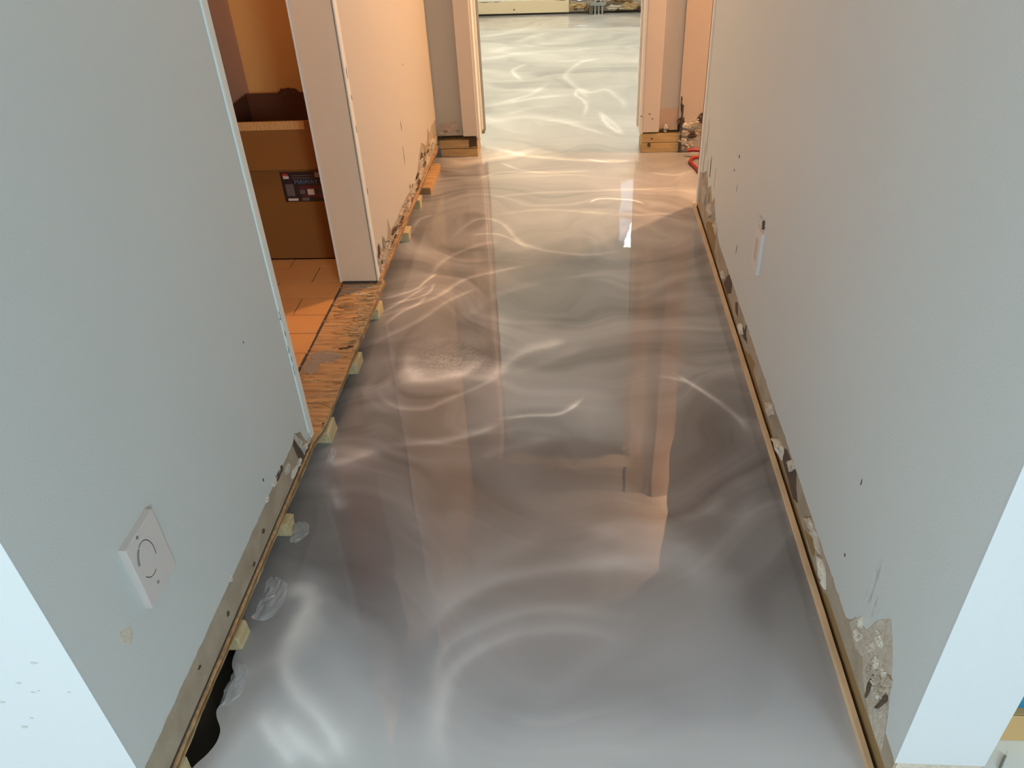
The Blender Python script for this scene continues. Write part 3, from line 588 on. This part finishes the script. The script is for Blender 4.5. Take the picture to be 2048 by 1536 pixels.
# closet on the left
struct_box('wall_closet_back', (-2.6, 3.155, 0), (-.856, 3.25, ZC), ORANGE_WALL)
struct_box('wall_closet_left', (-1.42, 1.2, 0), (-1.30, 3.155, ZC), mat('closet_side_paint', (.60, .36, .24), .6, bump=.08, bscale=200))
struct_box('wall_closet_front', (-2.6, 1.15, 0), (-.861, 1.25, ZC), ORANGE_WALL)
# near room
struct(box('ceiling', (-3.3, -3.4, ZC), (3.3, 8.1, ZC + .1), CEIL))
struct_box('wall_near_left', (-3.3, -3.3, 0), (-3.2, YN, ZC), PAINT)
struct_box('wall_near_right', (3.2, -3.3, 0), (3.3, 2.0, ZC), PAINT)
struct_box('wall_near_right.001', (.668, 1.9, 0), (3.3, 2.0, ZC), PAINT_FACE)
for nm, x0, x1, z0, z1 in [('wall_near_back', -3.3, -2.9, 0, ZC), ('wall_near_back.001', -1.5, 1.2, 0, ZC), ('wall_near_back.002', 2.8, 3.3, 0, ZC), ('wall_near_back.003', -2.9, -1.5, 0, .8),
        ('wall_near_back.004', -2.9, -1.5, 2.3, ZC), ('wall_near_back.005', 1.2, 2.8, 0, .8), ('wall_near_back.006', 1.2, 2.8, 2.3, ZC)]:
    struct_box(nm, (x0, -3.3, z0), (x1, -3.2, z1), PAINT)

# ------------------------------------------------------------------ plywood subfloor under the left wall, its sleepers and the threshold
ps = struct(empty('plywood_subfloor', (-.78, 2.0, 0)))
kids = []
for k in range(4):
    z0 = .040 + .0062 * k; z1 = z0 + .0058
    rr = random.Random(60 + k); pts = []
    n = 230; wv = 0
    for i in range(n + 1):
        y = YN + (YB - YN) * i / n
        wv = .7 * wv + rr.uniform(-.0012, .0012)
        x = -.704 + wv + (.0015 if k % 2 else -.001)
        if k == 3 and 2.05 < y < 2.56: x -= rr.uniform(0, .022)
        if k == 2 and 2.15 < y < 2.56: x -= rr.uniform(0, .008)
        if y > 2.56: x -= .016
        if y < 1.62: x -= .0115
        elif y < 1.68: x -= .0115 * (1.68 - y) / .06
        pts.append((x, y))
    outline = [(-.853, YN)] + pts + [(-.853, YB)]
    kids.append(prism('ply_layer', outline, lambda a, b, d, z0=z0: (a, b, z0 + d), z1 - z0, PLY if k == 3 else (PLY_EDGE_B if k % 2 else PLY_EDGE_A)))
own(ps, *kids)
box_void = struct(box('floor_void', (-.87, YN, -.034), (-.80, YB, .04), VOID))
for i, (yc, x1, dy) in enumerate([(1.02, -.711, .024), (1.345, -.702, .020), (1.72, -.695, .036), (2.065, -.694, .036), (2.405, -.695, .034), (3.05, -.700, .036), (3.40, -.710, .034), (.71, -.716, .03)]):
    bm = bmesh.new(); add_box(bm, (-.80, yc - dy, -.004), (x1, yc + dy, .039), .002)
    r = random.Random(i)
    for v in bm.verts:
        if v.co.x > x1 - .01: v.co.x += r.uniform(-.006, .004)
    o = bm_obj('sleeper_block', bm, PINE_PALE); own(ps, o)
o = box('sleeper_offcut', (-.78, 3.53, 0), (-.685, 3.86, .034), PLY, None, .002); own(ps, o)
# old mortar, nails and splinters on the threshold
fT = lambda a, b, d: (a, b, .0647 + d)
for i, (cx, cy, rx, ry, mm) in enumerate([(-.79, 2.03, .06, .035, THINSET), (-.82, 1.98, .03, .05, THINSET), (-.81, 2.46, .05, .012, THINSET), (-.79, 2.495, .06, .014, THINSET), (-.80, 2.36, .035, .02, PLY_EDGE_B),
        (-.78, 2.34, .03, .012, PLY_EDGE_B), (-.74, 2.08, .02, .008, DARKHOLE), (-.77, 2.44, .03, .006, CHIP), (-.725, 2.09, .012, .008, DARKHOLE), (-.706, 1.69, .004, .004, DARKHOLE)]):
    o = chip('mortar_smear', [(cx + (a - cx), cy + (b - cy)) for a, b in spot(cx, cy, rx, ry, 11, i + 12)], fT, .0014, mm, None, i, .3); own(ps, o)
bm = bmesh.new(); r = random.Random(5)
for i in range(420):
    y = r.uniform(2.10, 2.54) if i % 2 else r.uniform(1.66, 2.54); x = -.712 - abs(r.gauss(0, .018)) if i % 2 else r.uniform(-.85, -.71)
    L = r.uniform(.006, .028); w_ = r.uniform(.0006, .0018); a = r.gauss(0, .25); z = .0652
    c, s = math.cos(a), math.sin(a)
    q = [(-L, -w_, 0), (L, -w_ * .3, r.uniform(0, .003)), (L, w_ * .3, r.uniform(.001, .003)), (-L, w_, .001)]
    vs = [bm.verts.new((min(x + px * c - py * s, -.70), y + px * s + py * c, z + pz)) for px, py, pz in q]
    f = bm.faces.new(vs); f.material_index = r.randrange(3)
o = bm_obj('splinters', bm, [PLY_EDGE_A, PLY_EDGE_B, PINE_PALE]); o['kind'] = 'stuff'; own(ps, o)

# ------------------------------------------------------------------ closet floor of small running-bond tiles
tf = struct(box('floor_closet', (-1.30, 1.25, .0), (-.854, 3.155, .0615), GROUT))
base = None
for rI in range(-6, 10):
    y0 = 2.051 + .1205 * rI + .002; y1 = y0 + .1165
    if y0 < 1.26 or y1 > 3.155: continue
    off = -.974 if rI % 2 == 0 else -1.094
    for cI in range(-2, 3):
        x0 = off + .24 * cI + .002; x1 = x0 + .236
        x0 = max(x0, -1.298); x1 = min(x1, -.856 - rng.uniform(0, .003))
        if x1 - x0 < .02: continue
        o = box('tile', (x0, y0, .0615), (x1, y1, .0668 + rng.uniform(-.0004, .0004)), TILE, None, .0012); own(tf, o)
prism('tile_edge_gap', [(-.856, 1.66), (-.848, 1.66), (-.8485, 2.50), (-.855, 2.50)], lambda a, b, d: (a, b, .0652 + d), .0006, DARK, tf)

# ------------------------------------------------------------------ cardboard box in the closet
bx = empty('cardboard_box', (-1.04, 2.90, .067))
tag(bx, 'large open brown cardboard box with dark printed label standing on closet tiles', 'box')
BX0, BX1, BY0, BY1, BZ0, BZ1 = -1.292, -.862, 2.722, 3.10, .068, .600
T = .004
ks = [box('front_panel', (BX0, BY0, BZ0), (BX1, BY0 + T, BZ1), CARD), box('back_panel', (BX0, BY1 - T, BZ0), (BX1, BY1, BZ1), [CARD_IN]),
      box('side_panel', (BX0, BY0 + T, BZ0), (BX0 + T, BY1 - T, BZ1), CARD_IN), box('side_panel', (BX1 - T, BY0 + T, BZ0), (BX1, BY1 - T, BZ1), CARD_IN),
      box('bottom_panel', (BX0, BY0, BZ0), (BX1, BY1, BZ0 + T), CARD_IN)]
# front flap folded down outwards
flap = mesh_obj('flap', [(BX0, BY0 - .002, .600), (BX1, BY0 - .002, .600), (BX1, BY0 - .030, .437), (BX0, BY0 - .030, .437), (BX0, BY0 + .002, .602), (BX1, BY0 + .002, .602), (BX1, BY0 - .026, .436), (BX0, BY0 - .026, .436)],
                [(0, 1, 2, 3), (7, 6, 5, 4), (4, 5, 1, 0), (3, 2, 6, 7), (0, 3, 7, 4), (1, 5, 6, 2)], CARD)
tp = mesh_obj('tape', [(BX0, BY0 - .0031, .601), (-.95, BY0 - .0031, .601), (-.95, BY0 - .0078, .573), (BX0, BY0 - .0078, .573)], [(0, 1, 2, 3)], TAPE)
tp2 = chip('flap_tab', [(-1.17, .595), (-1.15, .612), (-1.12, .616), (-1.09, .610), (-1.075, .595)], lambda a, b, d: (a, BY1 + .01 - d, b), .004, CARD_IN, None, 3, .2)
own(bx, *ks, flap, tp, tp2)
lab = box('label', (-1.078, BY0 - .0012, .304), (-.875, BY0 - .0002, .418), mat('label_dark_print', (.022, .016, .018), .35)); lab['label'] = 'dark printed label'
own(bx, lab)
fl_ = lambda a, b, d: (a, BY0 - .0012 - d, b)
def lrect(name, x0, x1, z0, z1, c, d=.0004):
    o = prism(name, [(x0, z0), (x1, z0), (x1, z1), (x0, z1)], fl_, d, c); own(lab, o); return o
L_RED = mat('label_red', (.45, .04, .03), .4); L_WHITE = mat('label_pale', (.62, .50, .45), .5); L_GREY = mat('label_grey', (.12, .10, .09), .5); L_BLUE = mat('label_blue', (.10, .20, .32), .4); L_WINE = mat('label_wine', (.10, .015, .02), .4)
lrect('red_block', -1.070, -1.050, .398, .412, L_RED); lrect('pale_block', -1.068, -1.047, .392, .403, L_WHITE, .0005)
lrect('picture_block', -1.066, -1.036, .326, .372, L_GREY); lrect('barcode_patch', -1.066, -1.028, .308, .317, L_WHITE)
lrect('wine_band', -1.015, -.878, .352, .366, L_WINE); lrect('wine_band', -1.010, -.878, .322, .332, L_WINE); lrect('pale_square', -.987, -.962, .330, .352, L_WHITE, .0006)
lrect('picture_block', -1.016, -.996, .334, .350, L_GREY, .0006); lrect('picture_block', -1.012, -.985, .308, .319, L_GREY)
for k in range(5): lrect('text_line', -.945, -.880, .3495 - .0075 * k, .3515 - .0075 * k, L_GREY, .0006)
for k in range(5): lrect('barcode_bar', -.948 + .0045 * k, -.9458 + .0045 * k, .396, .415, L_WHITE, .0005)
for k in range(2): lrect('text_line', -1.035, -.955, .393 + .009 * k, .396 + .009 * k, L_GREY, .0005)
def text(name, body, x, z, size, m, parent):
    c = bpy.data.curves.new(name, 'FONT'); c.body = body; c.size = size; c.extrude = .0002; c.materials.append(m)
    t = bpy.data.objects.new(name + '_t', c); COL.objects.link(t); t.rotation_euler = (math.pi / 2, 0, 0); t.location = (x, BY0 - .0018, z)
    bpy.context.view_layer.update()
    me = bpy.data.meshes.new_from_object(t.evaluated_get(bpy.context.evaluated_depsgraph_get())); me.transform(t.matrix_world)
    bpy.data.objects.remove(t); o = link(bpy.data.objects.new(name, me)); own(parent, o); return o
text('lettering', 'MAWAY III', -1.030, .372, .0235, L_BLUE, lab)

# ------------------------------------------------------------------ cover plates
cp = empty('cover_plate', (XL, .857, .434))
tag(cp, 'white blank cover plate with round knockout and two screws on grey left wall', 'cover plate')
P0 = box('plate', (XL + .001, .811, .364), (XL + .015, .906, .503), PLATE, None, .0015)
def ring(cy, cz, ry, rz, a0, a1, r, m, d):
    pts = [(XL + d, cy + ry * math.cos(math.radians(a)), cz + rz * math.sin(math.radians(a))) for a in np.linspace(a0, a1, 16)]
    return tube('knockout_line', pts, r, m)
r1 = ring(.848, .4455, .0245, .036, -20, 110, .0008, DARK, .0148); r2 = ring(.848, .4455, .0245, .036, 215, 290, .0008, DARK, .0148)
r3 = ring(.848, .4455, .0245, .036, 115, 165, .0030, mat('grey_smudge', (.18, .18, .17), .7), .0138)
s1 = chip('screw', spot(.846, .497, .0035, .0035, 9, 2), lambda a, b, d: (XL + .015 + d, a, b), .0008, METAL, None, 1, .1)
s2 = chip('screw', spot(.848, .389, .0035, .0035, 9, 3), lambda a, b, d: (XL + .015 + d, a, b), .0008, METAL, None, 1, .1)
own(cp, P0, r1, r2, r3, s1, s2)
sp = empty('outlet_plate', (XR, 2.11, .38))
tag(sp, 'small white plate standing proud of the right wall with torn paint above it', 'cover plate')
o1 = box('plate', (XR - .012, 2.075, .312), (XR - .001, 2.155, .440), PLATE, None, .0015)
o2 = box('plate_opening', (XR - .0125, 2.100, .345), (XR - .0118, 2.130, .41), mat('outlet_face', (.45, .40, .35), .5))
o3 = box('side_gap', (XR - .004, 2.158, .345), (XR - .0005, 2.162, .40), DARK)
own(sp, o1, o2, o3)
for i in range(5):
    own(wr, chip('torn_paint', spot(2.10 + .02 * (i % 3), .452 + .012 * (i // 2), .012, .008, 6, i), fR, .005, [DARKHOLE, CHIP, GYPSUM][i % 3], None, i, .7))

# ------------------------------------------------------------------ red cable on the floor by the right opening
cb = tube('cable', [(.70, 3.86, .010), (.62, 3.93, .012), (.575, 3.90, .010), (.585, 3.78, .009), (.62, 3.62, .008), (.70, 3.50, .008)], .008, RED)
tag(cb, 'red cable looped on the floor at the right foot of the hall opening', 'cable')
cb2 = tube('cable', [(.56, 3.97, .030), (.60, 3.965, .034), (.66, 3.95, .026), (.74, 3.93, .009)], .009, RED)
tag(cb2, 'short end of dark red cable lying against the torn wall base', 'cable')

# ------------------------------------------------------------------ pipe fitting against the far wall
pf = empty('pipe_fitting', (.20, yfar(.2) - .03, 0))
tag(pf, 'grey metal pipe fitting at the broken base of the far wall', 'pipe fitting')
yy = yfar(.2) - .035
ks = [box('collar', (.13, yy - .02, .072), (.27, yy + .03, .100), METAL, None, .003), box('base_block', (.12, yy - .01, .0), (.155, yy + .03, .085), mat('dark_fitting', (.12, .12, .11), .5, .3), None, .003)]
for k in range(3): ks.append(tube('pipe', [(.175 + .032 * k, yy, 0), (.175 + .032 * k, yy, .04), (.175 + .032 * k, yy, .078)], .010, METAL))
ks.append(tube('pipe_cap', [(.17, yy, .10), (.20, yy, .118), (.23, yy, .10)], .008, METAL))
own(pf, *ks)

# ------------------------------------------------------------------ clear film scraps along the ragged left edge of the floor
FILM = bpy.data.materials.new('clear_plastic_film'); FILM.use_nodes = True
nt = FILM.node_tree; fb = nt.nodes['Principled BSDF']; fb.inputs['Base Color'].default_value = (.7, .74, .76, 1); fb.inputs['Roughness'].default_value = .12; fb.inputs['Alpha'].default_value = .22; fb.inputs['Coat Weight'].default_value = 1
def film(x0, x1, y0, y1, seed, label, h=.012):
    r = random.Random(seed); n, m_ = 8, 12; vs = []; fs = []
    for j in range(m_ + 1):
        for i in range(n + 1):
            u = i / n; v = j / m_
            x = x0 + (x1 - x0) * u * (0.5 + .5 * math.sin(v * math.pi) ** .5) + r.uniform(-.002, .002)
            vs.append((x, y0 + (y1 - y0) * v + r.uniform(-.002, .002), .0015 + h * abs(math.sin(u * 5 + seed + v * 4)) * r.uniform(.1, 1) * (1 - .5 * u)))
    for j in range(m_):
        for i in range(n):
            a = j * (n + 1) + i; fs.append((a, a + 1, a + n + 2, a + n + 1))
    o = mesh_obj('plastic_film', vs, fs, FILM, None, False); return tag(o, label, 'plastic film')
film(-.712, -.655, 1.07, 1.19, 1, 'largest scrap of crumpled clear film on floor below the blank cover plate')
film(-.698, -.660, 1.30, 1.37, 2, 'scrap of clear film around the wood block just past the larger scrap')
film(-.708, -.672, .86, .96, 3, 'crumpled clear film beside the gap nearest the floor edge at lower left', .008)
film(-.685, -.665, 1.60, 1.66, 4, 'tiny clear film scrap on floor near the corner of the closet opening', .008)

# ------------------------------------------------------------------ things beyond the right wall corner
rp = struct(box('floor_beyond_right', (.672, .745, .0), (3.2, 1.9, .004), WHITE_FLOOR))
cbx = empty('cardboard_tray', (1.0, 1.0, .004))
tag(cbx, 'low brown cardboard tray on pale floor beyond the right wall corner', 'box')
A = [box('side_panel', (.70, .846, .005), (1.25, .850, .085), CARD_PALE), box('side_panel', (.70, 1.15, .005), (1.25, 1.154, .085), CARD_PALE), box('end_panel', (.70, .85, .005), (.704, 1.15, .085), CARD_PALE),
     box('end_panel', (1.246, .85, .005), (1.25, 1.15, .085), CARD_PALE), box('top_panel', (.70, .846, .083), (1.25, 1.154, .087), CARD_PALE)]
own(cbx, *A)
bb = empty('blue_tub', (.91, .98, .088))
tag(bb, 'blue rectangular plastic tub standing on the low cardboard tray', 'tub')
def lathe(name, prof, c, m, n=32):
    vs = []; fs = []
    for r_, z in prof:
        for i in range(n): vs.append((c[0] + r_ * math.cos(2 * math.pi * i / n), c[1] + r_ * math.sin(2 * math.pi * i / n), z))
    for j in range(len(prof) - 1):
        for i in range(n): fs.append((j * n + i, j * n + (i + 1) % n, (j + 1) * n + (i + 1) % n, (j + 1) * n + i))
    return mesh_obj(name, vs, fs, m, None, True)
def bin_shell(name, rings, m, caps=True):
    vs = []; fs = []
    for x0_, x1_, y0_, y1_, z_ in rings: vs += [(x0_, y0_, z_), (x1_, y0_, z_), (x1_, y1_, z_), (x0_, y1_, z_)]
    for j in range(len(rings) - 1):
        for i in range(4): fs.append((4 * j + i, 4 * j + (i + 1) % 4, 4 * j + 4 + (i + 1) % 4, 4 * j + 4 + i))
    if not caps: return mesh_obj(name, vs, fs, m)
    fs.append((3, 2, 1, 0)); k = 4 * (len(rings) - 1); fs.append((k, k + 1, k + 2, k + 3))
    return mesh_obj(name, vs, fs, m)
b1 = bin_shell('tub_body', [(.780, 1.05, .858, 1.10, .088), (.770, 1.06, .850, 1.11, .235), (.774, 1.056, .854, 1.106, .235), (.784, 1.046, .862, 1.096, .092)], BLUE)
b2 = bin_shell('rim', [(.764, 1.066, .844, 1.116, .224), (.764, 1.066, .844, 1.116, .237), (.773, 1.057, .853, 1.107, .237), (.773, 1.057, .853, 1.107, .224)], BLUE, False)
own(bb, b1, b2)
sw = tube('screw', [(.745, .79, .006), (.765, .815, .007)], .0022, METAL); tag(sw, 'small dark screw lying on pale floor in front of the cardboard tray', 'screw')
bm = bmesh.new(); r = random.Random(9)
for i in range(60):
    x = r.uniform(.53, .70); y = r.uniform(.66, .745); s = r.uniform(.003, .011)
    add_box(bm, (x, y, .0), (x + s, y + s * r.uniform(.6, 1.4), s * r.uniform(.3, .8)))
o = bm_obj('plaster_crumbs', bm, CHIP); o['kind'] = 'stuff'; tag(o, 'pale plaster crumbs scattered on floor below the right wall corner', 'rubble')
box('end_base', (XR + .004, YNR - .001, .0), (.668, YNR + .02, .100), GYPSUM, wr)
